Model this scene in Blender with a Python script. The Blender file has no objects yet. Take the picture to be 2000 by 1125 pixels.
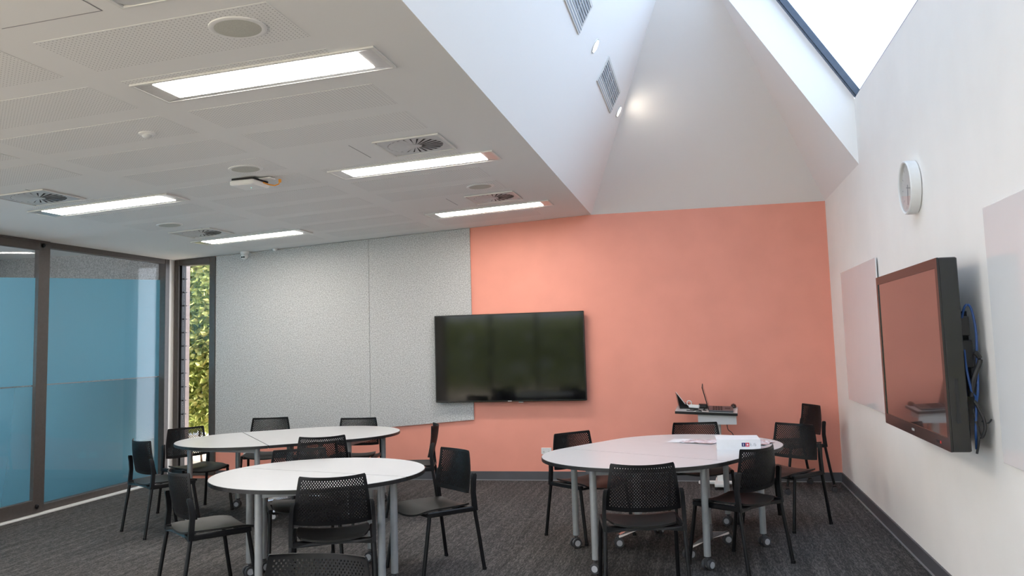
import bpy, math, random
from mathutils import Vector, Matrix
random.seed(7)
SC = bpy.context.scene
COL = SC.collection
PI = math.pi

# ------------------------------------------------------------------ camera
def cam_axes(y, p, r):
    cy, sy, cp, sp, cr, sr = math.cos(y), math.sin(y), math.cos(p), math.sin(p), math.cos(r), math.sin(r)
    fwd = Vector((sy*cp, cy*cp, sp)); right = Vector((cy, -sy, 0)); up = right.cross(fwd)
    return right*cr + up*sr, up*cr - right*sr, fwd
CA, CB, CF = cam_axes(-.212, .0995, -.0285)
cam_data = bpy.data.cameras.new('camera')
cam = bpy.data.objects.new('camera', cam_data); COL.objects.link(cam)
M = Matrix((CA, CB, -CF)).transposed().to_4x4(); M.translation = Vector((0, 0, 1.55))
cam.matrix_world = M
cam_data.sensor_fit = 'HORIZONTAL'; cam_data.sensor_width = 36.0
cam_data.lens = 1.6749*18; cam_data.shift_y = -.03; cam_data.clip_start = .05
SC.camera = cam

# ------------------------------------------------------------------ world, sun, exposure
W = bpy.data.worlds.new('overcast_sky'); SC.world = W; W.use_nodes = True
bg = W.node_tree.nodes['Background']
bg.inputs[0].default_value = (.82, .885, 1.0, 1); bg.inputs[1].default_value = 3.0
sd = bpy.data.lights.new('sun', 'SUN'); sd.energy = 14.0; sd.angle = .01; sd.color = (1, .88, .72)
sun = bpy.data.objects.new('sun', sd); COL.objects.link(sun)
sun.rotation_euler = Vector((-.80, -.05, .60)).to_track_quat('Z', 'Y').to_euler()
sun.location = (-8, 4, 9)
SC.view_settings.view_transform = 'Standard'
SC.view_settings.look = 'None'
SC.view_settings.gamma = 1.0
SC.view_settings.use_curve_mapping = False
SC.view_settings.exposure = .70

# ------------------------------------------------------------------ materials
def mat(name, col, rough=.5, metal=0.0, spec=.5, noise=None, bump=None, emit=None, coat=0.0):
    m = bpy.data.materials.new(name); m.use_nodes = True
    nt = m.node_tree; b = nt.nodes['Principled BSDF']
    b.inputs['Base Color'].default_value = (*col, 1); b.inputs['Roughness'].default_value = rough
    b.inputs['Metallic'].default_value = metal; b.inputs['Specular IOR Level'].default_value = spec
    b.inputs['Coat Weight'].default_value = coat
    if emit:
        b.inputs['Emission Color'].default_value = (*emit[0], 1); b.inputs['Emission Strength'].default_value = emit[1]
    tc = None
    if noise or bump:
        tc = nt.nodes.new('ShaderNodeTexCoord')
    if noise:                       # (scale, amount, (sx,sy,sz))
        mp = nt.nodes.new('ShaderNodeMapping'); mp.inputs['Scale'].default_value = noise[2] if len(noise) > 2 else (1, 1, 1)
        nt.links.new(tc.outputs['Object'], mp.inputs['Vector'])
        n = nt.nodes.new('ShaderNodeTexNoise'); n.inputs['Scale'].default_value = noise[0]; n.inputs['Detail'].default_value = 3
        nt.links.new(mp.outputs[0], n.inputs['Vector'])
        r = nt.nodes.new('ShaderNodeValToRGB'); a = noise[1]
        r.color_ramp.elements[0].position = .3; r.color_ramp.elements[1].position = .7
        r.color_ramp.elements[0].color = (*[max(0, c*(1-a)) for c in col], 1)
        r.color_ramp.elements[1].color = (*[min(1, c*(1+a)) for c in col], 1)
        nt.links.new(n.outputs['Fac'], r.inputs[0]); nt.links.new(r.outputs[0], b.inputs['Base Color'])
    if bump:                        # (scale, strength)
        n2 = nt.nodes.new('ShaderNodeTexNoise'); n2.inputs['Scale'].default_value = bump[0]; n2.inputs['Detail'].default_value = 2
        nt.links.new(tc.outputs['Object'], n2.inputs['Vector'])
        bp = nt.nodes.new('ShaderNodeBump'); bp.inputs['Strength'].default_value = bump[1]; bp.inputs['Distance'].default_value = .003
        nt.links.new(n2.outputs['Fac'], bp.inputs['Height']); nt.links.new(bp.outputs[0], b.inputs['Normal'])
    return m

def clear_glass(name, tint=(.96, .965, .965), ior=1.45, gl=1.0):
    m = bpy.data.materials.new(name); m.use_nodes = True; nt = m.node_tree
    nt.nodes.remove(nt.nodes['Principled BSDF']); out = nt.nodes['Material Output']
    t = nt.nodes.new('ShaderNodeBsdfTransparent'); t.inputs[0].default_value = (*tint, 1)
    g = nt.nodes.new('ShaderNodeBsdfGlossy'); g.inputs['Roughness'].default_value = .02
    lw = nt.nodes.new('ShaderNodeLayerWeight'); lw.inputs[0].default_value = .5
    pw = nt.nodes.new('ShaderNodeMath'); pw.operation = 'POWER'; pw.inputs[1].default_value = 5; nt.links.new(lw.outputs['Facing'], pw.inputs[0])
    f = nt.nodes.new('ShaderNodeMath'); f.operation = 'MULTIPLY_ADD'; f.inputs[1].default_value = .6; f.inputs[2].default_value = .022; f.use_clamp = True
    nt.links.new(pw.outputs[0], f.inputs[0])
    mx = nt.nodes.new('ShaderNodeMixShader')
    nt.links.new(f.outputs[0], mx.inputs[0]); nt.links.new(t.outputs[0], mx.inputs[1]); nt.links.new(g.outputs[0], mx.inputs[2])
    nt.links.new(mx.outputs[0], out.inputs[0])
    return m

def frosted(name, col):
    m = bpy.data.materials.new(name); m.use_nodes = True; nt = m.node_tree
    nt.nodes.remove(nt.nodes['Principled BSDF']); out = nt.nodes['Material Output']
    t = nt.nodes.new('ShaderNodeBsdfTranslucent'); t.inputs[0].default_value = (*col, 1)
    r = nt.nodes.new('ShaderNodeBsdfRefraction'); r.inputs[0].default_value = (*[c*1.05 for c in col], 1)
    r.inputs['Roughness'].default_value = .42; r.inputs['IOR'].default_value = 1.35
    g = nt.nodes.new('ShaderNodeBsdfGlossy'); g.inputs['Roughness'].default_value = .25; g.inputs[0].default_value = (.8, .9, 1, 1)
    m1 = nt.nodes.new('ShaderNodeMixShader'); m1.inputs[0].default_value = .65
    m2 = nt.nodes.new('ShaderNodeMixShader'); m2.inputs[0].default_value = .06
    nt.links.new(t.outputs[0], m1.inputs[1]); nt.links.new(r.outputs[0], m1.inputs[2])
    nt.links.new(m1.outputs[0], m2.inputs[1]); nt.links.new(g.outputs[0], m2.inputs[2])
    nt.links.new(m2.outputs[0], out.inputs[0])
    return m

def leaf_mat(name):
    m = bpy.data.materials.new(name); m.use_nodes = True; nt = m.node_tree
    b = nt.nodes['Principled BSDF']; out = nt.nodes['Material Output']
    tc = nt.nodes.new('ShaderNodeTexCoord'); n = nt.nodes.new('ShaderNodeTexNoise'); n.inputs['Scale'].default_value = 9
    nt.links.new(tc.outputs['Object'], n.inputs['Vector'])
    r = nt.nodes.new('ShaderNodeValToRGB')
    r.color_ramp.elements[0].color = (.26, .38, .09, 1); r.color_ramp.elements[1].color = (.80, .84, .36, 1)
    r.color_ramp.elements[0].position = .3; r.color_ramp.elements[1].position = .7
    nt.links.new(n.outputs['Fac'], r.inputs[0]); nt.links.new(r.outputs[0], b.inputs['Base Color'])
    b.inputs['Roughness'].default_value = .4
    t = nt.nodes.new('ShaderNodeBsdfTranslucent'); nt.links.new(r.outputs[0], t.inputs[0])
    mx = nt.nodes.new('ShaderNodeMixShader'); mx.inputs[0].default_value = .45
    nt.links.new(b.outputs[0], mx.inputs[1]); nt.links.new(t.outputs[0], mx.inputs[2]); nt.links.new(mx.outputs[0], out.inputs[0])
    return m

def carpet_mat():
    m = bpy.data.materials.new('charcoal_loop_carpet'); m.use_nodes = True; nt = m.node_tree
    b = nt.nodes['Principled BSDF']; b.inputs['Roughness'].default_value = .95; b.inputs['Specular IOR Level'].default_value = .15
    tc = nt.nodes.new('ShaderNodeTexCoord')
    def noise(scale, sc, det):
        mp = nt.nodes.new('ShaderNodeMapping'); mp.inputs['Scale'].default_value = sc
        nt.links.new(tc.outputs['Object'], mp.inputs['Vector'])
        n = nt.nodes.new('ShaderNodeTexNoise'); n.inputs['Scale'].default_value = scale; n.inputs['Detail'].default_value = det
        nt.links.new(mp.outputs[0], n.inputs['Vector']); return n
    a = noise(14, (6, 1, 1), 4); c = noise(110, (1, .6, 1), 3); d = noise(3, (8, .35, 1), 2)
    ad = nt.nodes.new('ShaderNodeMath'); ad.operation = 'ADD'; nt.links.new(a.outputs['Fac'], ad.inputs[0]); nt.links.new(c.outputs['Fac'], ad.inputs[1])
    ad2 = nt.nodes.new('ShaderNodeMath'); ad2.operation = 'MULTIPLY_ADD'; ad2.inputs[1].default_value = .5
    nt.links.new(d.outputs['Fac'], ad2.inputs[0]); nt.links.new(ad.outputs[0], ad2.inputs[2])
    r = nt.nodes.new('ShaderNodeValToRGB'); e = r.color_ramp.elements
    mr = nt.nodes.new('ShaderNodeMapRange'); mr.inputs[1].default_value = .85; mr.inputs[2].default_value = 1.65
    nt.links.new(ad2.outputs[0], mr.inputs[0]); nt.links.new(mr.outputs[0], r.inputs[0])
    e[0].position = 0; e[0].color = (.020, .020, .021, 1); e[1].position = 1; e[1].color = (.185, .174, .165, 1)
    k = r.color_ramp.elements.new(.45); k.color = (.053, .051, .051, 1)
    nt.links.new(r.outputs[0], b.inputs['Base Color'])
    bp = nt.nodes.new('ShaderNodeBump'); bp.inputs['Strength'].default_value = .5; bp.inputs['Distance'].default_value = .004
    nt.links.new(c.outputs['Fac'], bp.inputs['Height']); nt.links.new(bp.outputs[0], b.inputs['Normal'])
    return m

def felt_mat():
    m = bpy.data.materials.new('heather_grey_felt'); m.use_nodes = True; nt = m.node_tree
    b = nt.nodes['Principled BSDF']; b.inputs['Roughness'].default_value = .95; b.inputs['Specular IOR Level'].default_value = .1
    tc = nt.nodes.new('ShaderNodeTexCoord')
    n = nt.nodes.new('ShaderNodeTexNoise'); n.inputs['Scale'].default_value = 95; n.inputs['Detail'].default_value = 4
    nt.links.new(tc.outputs['Object'], n.inputs['Vector'])
    r = nt.nodes.new('ShaderNodeValToRGB'); e = r.color_ramp.elements
    e[0].position = .33; e[0].color = (.33, .325, .32, 1); e[1].position = .67; e[1].color = (.67, .665, .66, 1)
    nt.links.new(n.outputs['Fac'], r.inputs[0]); nt.links.new(r.outputs[0], b.inputs['Base Color'])
    return m

def perforated_mat():
    m = bpy.data.materials.new('perforated_white_board'); m.use_nodes = True; nt = m.node_tree
    b = nt.nodes['Principled BSDF']; b.inputs['Roughness'].default_value = .8
    tc = nt.nodes.new('ShaderNodeTexCoord'); sx = nt.nodes.new('ShaderNodeSeparateXYZ'); nt.links.new(tc.outputs['Object'], sx.inputs[0])
    P = .0205
    def cell(o):
        a = nt.nodes.new('ShaderNodeMath'); a.operation = 'DIVIDE'; a.inputs[1].default_value = P; nt.links.new(o, a.inputs[0])
        f = nt.nodes.new('ShaderNodeMath'); f.operation = 'FRACT'; nt.links.new(a.outputs[0], f.inputs[0])
        s = nt.nodes.new('ShaderNodeMath'); s.operation = 'SUBTRACT'; s.inputs[1].default_value = .5; nt.links.new(f.outputs[0], s.inputs[0])
        q = nt.nodes.new('ShaderNodeMath'); q.operation = 'MULTIPLY'; nt.links.new(s.outputs[0], q.inputs[0]); nt.links.new(s.outputs[0], q.inputs[1])
        return q
    a = cell(sx.outputs[0]); c = cell(sx.outputs[1])
    ad = nt.nodes.new('ShaderNodeMath'); ad.operation = 'ADD'; nt.links.new(a.outputs[0], ad.inputs[0]); nt.links.new(c.outputs[0], ad.inputs[1])
    lt = nt.nodes.new('ShaderNodeMath'); lt.operation = 'LESS_THAN'; lt.inputs[1].default_value = .028; nt.links.new(ad.outputs[0], lt.inputs[0])
    mx = nt.nodes.new('ShaderNodeMix'); mx.data_type = 'RGBA'
    mx.inputs[6].default_value = (.78, .78, .77, 1); mx.inputs[7].default_value = (.40, .40, .40, 1)
    nt.links.new(lt.outputs[0], mx.inputs[0]); nt.links.new(mx.outputs[2], b.inputs['Base Color'])
    return m

MT = dict(
    ceil=mat('white_ceiling_paint', (.79, .79, .78), .85, bump=(60, .03)),
    perf=perforated_mat(),
    white=mat('white_wall_paint', (.91, .88, .84), .6, noise=(2.5, .02), bump=(180, .03)),
    vault=mat('white_vault_paint', (.91, .90, .885), .75),
    coral=mat('coral_wall_paint', (.85, .335, .25), .55, noise=(3, .03), bump=(220, .04)),
    carpet=carpet_mat(), felt=felt_mat(),
    skirt=mat('charcoal_vinyl_skirting', (.085, .085, .095), .5, noise=(4, .1)),
    skirt_line=mat('grey_sealant', (.25, .25, .26), .6),
    bronze=mat('dark_bronze_aluminium', (.085, .075, .070), .45, .3, noise=(30, .08)),
    black=mat('black_plastic', (.006, .006, .007), .45, spec=.25, noise=(40, .15)),
    black_seat=mat('black_seat_plastic', (.011, .0105, .010), .42, spec=.4, noise=(90, .2), bump=(300, .08)),
    tube=mat('black_powder_coat', (.006, .006, .007), .4, spec=.28, noise=(60, .2)),
    bezel=mat('gloss_black_bezel', (.008, .008, .009), .22, noise=(20, .1)),
    screen=mat('dark_screen_glass', (.004, .004, .005), .07, spec=.3, noise=(10, .1)),
    touch=mat('dark_antiglare_touch_glass', (.010, .008, .008), .12, spec=1.0, coat=1.0, noise=(10, .1)),
    laminate=mat('white_laminate', (.63, .63, .635), .28, noise=(8, .015)),
    edge=mat('black_edge_band', (.012, .012, .013), .4, noise=(30, .1)),
    grey_metal=mat('silver_grey_steel', (.36, .37, .38), .4, .35, noise=(25, .05)),
    chrome=mat('polished_alloy', (.75, .75, .76), .22, 1.0, noise=(12, .05)),
    castor=mat('dark_castor_rubber', (.05, .05, .055), .5, noise=(40, .1)),
    hub=mat('grey_castor_hub', (.45, .46, .5), .4, noise=(40, .05)),
    alu=mat('brushed_reflector', (.62, .62, .62), .3, .6, noise=(60, .04)),
    trim=mat('white_metal_trim', (.72, .72, .70), .5, noise=(20, .02)),
    diffuser=mat('lit_diffuser', (.9, .9, .9), .5, emit=((1, .94, .87), 20.0), noise=(10, .01)),
    lamp=mat('lit_lamp', (.9, .9, .9), .5, emit=((1, .90, .76), 30.0), noise=(10, .01)),
    plastic=mat('white_plastic', (.78, .78, .77), .4, noise=(30, .02)),
    grille=mat('speaker_grille', (.50, .50, .45), .7, noise=(220, .15)),
    vent=mat('pale_grey_vent', (.60, .61, .62), .5, noise=(30, .03)),
    dark=mat('dark_void', (.02, .02, .022), .8, noise=(10, .1)),
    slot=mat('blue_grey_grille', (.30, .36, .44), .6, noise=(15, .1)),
    vglass=mat('white_back_painted_glass', (.76, .76, .76), .08, spec=.4, noise=(4, .01)),
    glass=clear_glass('clear_window_glass'),
    skyglass=clear_glass('skylight_glass', (.69, .755, .815)),
    film=frosted('blue_frosted_film', (.33, .80, 1.0)),
    skyframe=mat('blue_grey_skylight_frame', (.085, .105, .14), .4, .3, noise=(30, .06)),
    leaf=leaf_mat('sunlit_leaves'),
    bark=mat('brown_stem', (.10, .06, .035), .9, noise=(20, .3)),
    pier=mat('pale_render', (.27, .245, .235), .9, noise=(20, .08), bump=(60, .2)),
    paving=mat('pale_paving', (.56, .49, .40), .9, noise=(6, .12), bump=(40, .2)),
    orange=mat('orange_cable', (.75, .30, .02), .5, noise=(30, .05)),
    blue=mat('blue_cable', (.012, .06, .22), .45, noise=(30, .1)),
    led=mat('green_led', (.2, .8, .6), .5, emit=((.2, 1, .7), 2.0), noise=(30, .05)),
    red=mat('red_led', (.7, .02, .02), .4, noise=(30, .05)),
    paper=mat('white_paper', (.80, .80, .82), .6, noise=(15, .03)),
    sleeve=mat('clear_plastic_sleeve', (.70, .70, .76), .15, noise=(12, .10), coat=.5),
    navy=mat('navy_label', (.020, .025, .14), .5, noise=(30, .05)),
    pink=mat('red_pink_label', (.62, .05, .09), .5, noise=(30, .05)),
    ink=mat('grey_print', (.28, .28, .31), .6, noise=(30, .05)),
    yellow=mat('yellow_band', (.75, .55, .18), .5, noise=(30, .05)),
    silver=mat('silver_laptop', (.10, .10, .11), .4, .3, noise=(30, .05)),
    key=mat('dark_keys', (.012, .012, .014), .5, noise=(30, .1)),
    clockface=mat('white_clock_face', (.74, .74, .74), .3, noise=(6, .01)),
    screenmark=mat('pale_mark', (.42, .42, .42), .5, noise=(30, .05)),
)

# ------------------------------------------------------------------ mesh helpers
class MB:
    def __init__(s): s.v = []; s.f = []
    def add(s, vs, fs):
        o = len(s.v); s.v += [tuple(v) for v in vs]; s.f += [tuple(i+o for i in f) for f in fs]; return s
    def box(s, a, b):
        x0, y0, z0 = a; x1, y1, z1 = b
        return s.add([(x0,y0,z0),(x1,y0,z0),(x1,y1,z0),(x0,y1,z0),(x0,y0,z1),(x1,y0,z1),(x1,y1,z1),(x0,y1,z1)],
                     [(0,3,2,1),(4,5,6,7),(0,1,5,4),(1,2,6,5),(2,3,7,6),(3,0,4,7)])
    def bbox(s, a, b, c=.004):      # box with chamfered vertical+horizontal edges
        x0, y0, z0 = a; x1, y1, z1 = b
        rings = []
        for z, i in ((z0, c), (z0+c, 0), (z1-c, 0), (z1, c)):
            rings.append([(x0+i+c, y0+i, z), (x1-i-c, y0+i, z), (x1-i, y0+i+c, z), (x1-i, y1-i-c, z),
                          (x1-i-c, y1-i, z), (x0+i+c, y1-i, z), (x0+i, y1-i-c, z), (x0+i, y0+i+c, z)])
        return s.loft(rings)
    def loft(s, rings, cap=True, closed=True):
        n = len(rings[0]); o = len(s.v)
        for r in rings: s.v += [tuple(p) for p in r]
        m = n if closed else n-1
        for k in range(len(rings)-1):
            for i in range(m):
                j = (i+1) % n
                s.f.append((o+k*n+i, o+k*n+j, o+(k+1)*n+j, o+(k+1)*n+i))
        if cap:
            s.f.append(tuple(o+i for i in reversed(range(n)))); s.f.append(tuple(o+(len(rings)-1)*n+i for i in range(n)))
        return s
    def tube(s, pts, r, n=10, rr=None):
        pts = [Vector(p) for p in pts]; rings = []
        ref = None
        for i, p in enumerate(pts):
            d = (pts[min(i+1, len(pts)-1)] - pts[max(i-1, 0)]).normalized()
            if ref is None:
                ref = Vector((0, 0, 1)) if abs(d.z) < .9 else Vector((1, 0, 0))
            a = d.cross(ref).normalized(); b = d.cross(a).normalized(); ref = -b if False else ref
            q = rr[i] if rr else r
            rings.append([p + a*(q*math.cos(2*PI*k/n)) + b*(q*math.sin(2*PI*k/n)) for k in range(n)])
        return s.loft(rings)
    def cyl(s, c, r0, r1, z0, z1, n=24):
        return s.loft([[(c[0]+r0*math.cos(2*PI*k/n), c[1]+r0*math.sin(2*PI*k/n), z0) for k in range(n)],
                       [(c[0]+r1*math.cos(2*PI*k/n), c[1]+r1*math.sin(2*PI*k/n), z1) for k in range(n)]])
    def lathe(s, prof, n=24, c=(0, 0)):
        return s.loft([[(c[0]+r*math.cos(2*PI*k/n), c[1]+r*math.sin(2*PI*k/n), z) for k in range(n)] for r, z in prof])
    def prism(s, poly, z0, z1):
        return s.loft([[(x, y, z0) for x, y in poly], [(x, y, z1) for x, y in poly]])
    def slab(s, pts, off):
        off = Vector(off); return s.loft([[Vector(p) for p in pts], [Vector(p)+off for p in pts]])
    def xform(s, M):
        s.v = [tuple(M @ Vector(v)) for v in s.v]; return s
    def build(s, name, m, parent=None, smooth=False):
        me = bpy.data.meshes.new(name); me.from_pydata(s.v, [], s.f); me.validate()
        import bmesh
        bm = bmesh.new(); bm.from_mesh(me); bmesh.ops.recalc_face_normals(bm, faces=bm.faces); bm.to_mesh(me); bm.free()
        if smooth:
            for p in me.polygons: p.use_smooth = True
            try: me.set_sharp_from_angle(angle=math.radians(40))
            except Exception: pass
        me.materials.append(MT[m])
        o = bpy.data.objects.new(name, me); COL.objects.link(o)
        if parent: o.parent = parent
        return o
def tag(o, label, cat=None, group=None, kind=None):
    if label: o['label'] = label
    if cat: o['category'] = cat
    if group: o['group'] = group
    if kind: o['kind'] = kind
    return o
def thing(name, label, cat, loc=(0, 0, 0), rz=0, group=None):
    o = bpy.data.objects.new(name, None); COL.objects.link(o); o.empty_display_size = .1
    o.location = loc; o.rotation_euler = (0, 0, rz)
    return tag(o, label, cat, group)
def struct(name, mb, m, label=None, parent=None):
    o = mb.build(name, m, parent)
    if not parent: o['kind'] = 'structure'
    if label: o['label'] = label
    return o
def sroot(name, label):
    o = bpy.data.objects.new(name, None); COL.objects.link(o); o.empty_display_size = .1
    o['kind'] = 'structure'; o['label'] = label
    return o
def dup(o, parent=None):
    c = o.copy(); COL.objects.link(c)
    if parent: c.parent = parent
    for ch in o.children: dup(ch, c)
    return c

# ------------------------------------------------------------------ room shell
XL, XR, D, YB = -6.51, 1.396, 9.71, -1.2
ZS = 2.985
def zc(x): return 3.048 + .052*x
Y1, YE = 7.676, .95          # skylight shaft ends
KL, KR, KH = 1.881, 1.57, .89
SH = .59                     # shaft height at the right wall
xs = (SH + KR*XR - KL*1.145)/(KL+KR); zsr = ZS + KL*(xs+1.145)   # ridge above the shaft
hz = ZS + KH*(D-Y1); hl = -1.145+(hz-ZS)/KL; hr = XR-(hz-ZS)/KR

struct('floor', MB().box((XL-.15, YB, -.08), (XR+.15, D+.15, 0)), 'carpet', 'charcoal loop pile carpet with fine streaks')
# back wall with the opening of the louvre window
WX0, WX1, WZ0, WZ1 = -6.46, -5.90, .04, 2.735
struct('wall_back', MB().box((WX1, D, 0), (XR+.15, D+.15, 3.0)).box((XL-.02, D, 0), (WX0, D+.15, 2.75)).box((WX0, D, WZ1), (WX1, D+.15, 2.8)).box((WX0, D, 0), (WX1, D+.15, WZ0)),
       'coral', 'coral painted end wall')
struct('wall_right', MB().box((XR, YE, 0), (XR+.15, Y1, ZS+SH-.02)).box((XR, Y1, 0), (XR+.15, D, ZS)).box((XR, YB, 0), (XR+.15, YE, ZS)), 'white', 'white painted side wall')
wr = MB()
# rear wall with two window openings, enlarged for daylight
RW = [(-6.2, -2.65), (-2.45, 1.1)]
RZ0, RZ1 = .10, 2.65
wr.box((XL-.15, YB-.15, 0), (RW[0][0], YB, 5.6)).box((RW[0][1], YB-.15, 0), (RW[1][0], YB, 5.6)).box((RW[1][1], YB-.15, 0), (XR+.15, YB, 5.6))
for a, b in RW: wr.box((a, YB-.15, 0), (b, YB, RZ0)).box((a, YB-.15, RZ1), (b, YB, 5.6))
struct('wall_rear', wr, 'white', 'white wall behind the viewer')
ceil = struct('ceiling', MB().slab([(XL-.15, YB, zc(XL-.15)), (-1.145, YB, zc(-1.145)), (-1.145, D, zc(-1.145)), (XL-.15, D, zc(XL-.15))], (0, 0, .012)), 'ceil', 'white perforated plasterboard ceiling')
vault = sroot('ceiling_vault', 'white vaulted lantern ceiling above the soffit')
struct('left_slope', MB().slab([(-1.145, D, ZS), (hl, Y1, hz), (xs, Y1, zsr), (xs, YB, zsr), (-1.145, YB, ZS)], (-.05, 0, .03)), 'vault', parent=vault)
struct('hip_end', MB().slab([(-1.185, D, ZS), (XR+.03, D, ZS), (hr+.03, Y1+.012, hz-.0107), (hl-.04, Y1+.012, hz-.0107)], (0, .02, .05)), 'vault', parent=vault)
struct('right_slope', MB().slab([(XR, D, ZS), (XR, Y1+.012, ZS), (hr, Y1+.012, hz)], (.05, 0, .03)), 'vault', parent=vault)
struct('shaft_face', MB().slab([(XR, Y1, ZS), (XR, Y1, ZS+SH), (xs, Y1, zsr), (hl, Y1, hz), (hr, Y1, hz)], (0, .015, 0)), 'vault', parent=vault)
struct('shaft_face', MB().slab([(XR, YE, ZS), (XR, YE, ZS+SH), (xs, YE, zsr), (xs-.35, YE, zsr-.62)], (0, -.03, 0)), 'vault', parent=vault)
struct('right_slope', MB().slab([(XR, YE, ZS), (XR, YB, ZS), (xs-.17, YB, zsr-.32), (xs-.17, YE, zsr-.32)], (.05, 0, .03)), 'vault', parent=vault)

# skylight panes in the right slope
sky = sroot('window_5', 'sloping roof skylight with blue grey frame')
def skp(t, y, off=0.0):         # t: 0 at right wall, 1 at ridge
    x = XR + (xs-XR)*t; z = ZS+SH + (zsr-ZS-SH)*t
    n = Vector((KR, 0, 1)).normalized()
    return Vector((x, y, z)) + n*off
ys = [Y1-.02, 5.44, 3.25, YE+.02]
for i in range(3):
    a, b = ys[i]-.04, ys[i+1]+.04
    MB().slab([skp(0, a, .05), skp(0, b, .05), skp(.93, b, .05), skp(.93, a, .05)], Vector((KR, 0, 1)).normalized()*.008).build('pane', 'skyglass', sky)
for i, y in enumerate(ys):
    w = .05
    for q, (dw, o0, o1) in enumerate(((w, .0, .02), (w*.5, -.012, .0), (w*.7, .02, .055))):
        yc = y - w/2 if i == 0 else (y + w/2 if i == 3 else y)
        MB().slab([skp(-.05, yc-dw/2, o0), skp(-.05, yc+dw/2, o0), skp(.97, yc+dw/2, o0), skp(.97, yc-dw/2, o0)],
                  Vector((KR, 0, 1)).normalized()*(o1-o0)).build('glazing_bar', 'skyframe', sky)
MB().slab([skp(-.06, YE, .02), skp(-.06, Y1, .02), skp(0.0, Y1, .02), skp(0.0, YE, .02)], Vector((KR, 0, 1)).normalized()*.08).build('sill_rail', 'skyframe', sky)
MB().slab([skp(.92, YE, .0), skp(.92, Y1, .0), skp(1.06, Y1, .0), skp(1.06, YE, .0)], Vector((KR, 0, 1)).normalized()*.09).build('head_rail', 'skyframe', sky)

# skirting
def skirting(name, a, b, inn):
    x0, y0 = a; x1, y1 = b; t = .014
    o = struct(name, MB().slab([(x0, y0, 0), (x1, y1, 0), (x1, y1, .098), (x0, y0, .098)], (inn[0]*t, inn[1]*t, 0)), 'skirt', 'charcoal vinyl skirting strip')
    MB().slab([(x0, y0, 0), (x1, y1, 0), (x1, y1, .007), (x0, y0, .007)], (inn[0]*(t+.012), inn[1]*(t+.012), 0)).build('sealant_line', 'skirt_line', o)
skirting('baseboard_back', (-5.88, D), (XR, D), (0, -1))
skirting('baseboard_right', (XR, YB), (XR, D), (-1, 0))

# ------------------------------------------------------------------ perforated panels, seams
for ci, (x0, x1) in enumerate(((-2.76, -1.66), (-4.05, -2.95), (-5.34, -4.24))):
    for k in range(-4, 11):
        y0 = 3.09 + .58*k; y1 = y0 + .41
        vent_row = k in (-1, 4, 8) and ci != 1
        if vent_row: 
            # plain access board with a fine joint
            j = MB().slab([(x0+.47, y0, zc(x0+.47)-.0015), (x0+.475, y0, zc(x0+.475)-.0015), (x0+.475, y1, zc(x0+.475)-.0015), (x0+.47, y1, zc(x0+.47)-.0015)], (0, 0, .001))
            j.build('board_joint', 'skirt_line', ceil); 
            if k == -1 and ci == 0:
                MB().slab([(x0, y1, zc(x0)-.0015), (x0, y1-.004, zc(x0)-.0015), (x0+.47, y1-.004, zc(x0+.47)-.0015), (x0+.47, y1, zc(x0+.47)-.0015)], (0, 0, .001)).build('board_joint', 'skirt_line', ceil)
            continue
        MB().slab([(x0, y0, zc(x0)-.002), (x1, y0, zc(x1)-.002), (x1, y1, zc(x1)-.002), (x0, y1, zc(x0)-.002)], (0, 0, .0015)).build('perforated_panel', 'perf', ceil)

# ------------------------------------------------------------------ felt pinboard on the back wall
pin = thing('pinboard', 'large heather grey felt pinboard with a slanted lower edge on the coral wall', 'pinboard')
def zl(x): return .683 + .0755*(x+2.588)
for a, b in ((-5.885, -3.853), (-3.849, -2.588)):
    MB().slab([(a, D-.001, zl(a)), (b, D-.001, zl(b)), (b, D-.001, zc(b)-.004), (a, D-.001, zc(a)-.004)], (0, -.024, 0)).build('felt_panel', 'felt', pin)

# ------------------------------------------------------------------ glazed left wall
def rail(name, y0, y1, z0, z1, m, parent, dx=.04, x=XL):
    return MB().bbox((x-dx, y0, z0), (x+dx, y1, z1), .003).build(name, m, parent)
trk = struct('trim_1', MB().bbox((XL-.1, 3.0, 0), (XL+.115, D-.01, .016), .003), 'trim', 'pale grey floor track along the glazed wall')
# sliding leaf in front of the track
d1 = sroot('door_1', 'sliding glass door leaf with blue frosted film')
rail('stile', 7.375, 7.525, .02, 2.735, 'bronze', d1, .028, XL+.035)
rail('stile', 4.9, 5.05, .02, 2.735, 'bronze', d1, .028, XL+.035)
rail('rail', 5.05, 7.375, .02, .15, 'bronze', d1, .028, XL+.035)
rail('rail', 5.05, 7.375, 2.615, 2.735, 'bronze', d1, .028, XL+.035)
p = MB().box((XL+.03, 5.05, .15), (XL+.036, 7.375, 2.615)).build('pane', 'glass', d1)
def film(parent, y0, y1, za, zb, zt0, zt1, x):
    MB().add([(x, y0, za), (x, y1, za), (x, y1, 1.256), (x, y0, 1.256)], [(0, 1, 2, 3)]).build('frosted_film', 'film', parent)
    MB().add([(x, y0, 1.268), (x, y1, 1.268), (x, y1, zt1), (x, y0, zt0)], [(0, 1, 2, 3)]).build('frosted_film', 'film', parent)
film(d1, 5.055, 7.37, .152, 0, 2.20, 2.335, XL+.0285)
for z in (2.665, .085):
    k = MB().lathe([(.012, 0), (.022, .004), (.022, .016), (.012, .022)], 14); k.xform(Matrix.Translation((XL+.063, 7.42, z)) @ Matrix.Rotation(PI/2, 4, 'Y')); k.build('lock_knob', 'black', d1)
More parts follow.
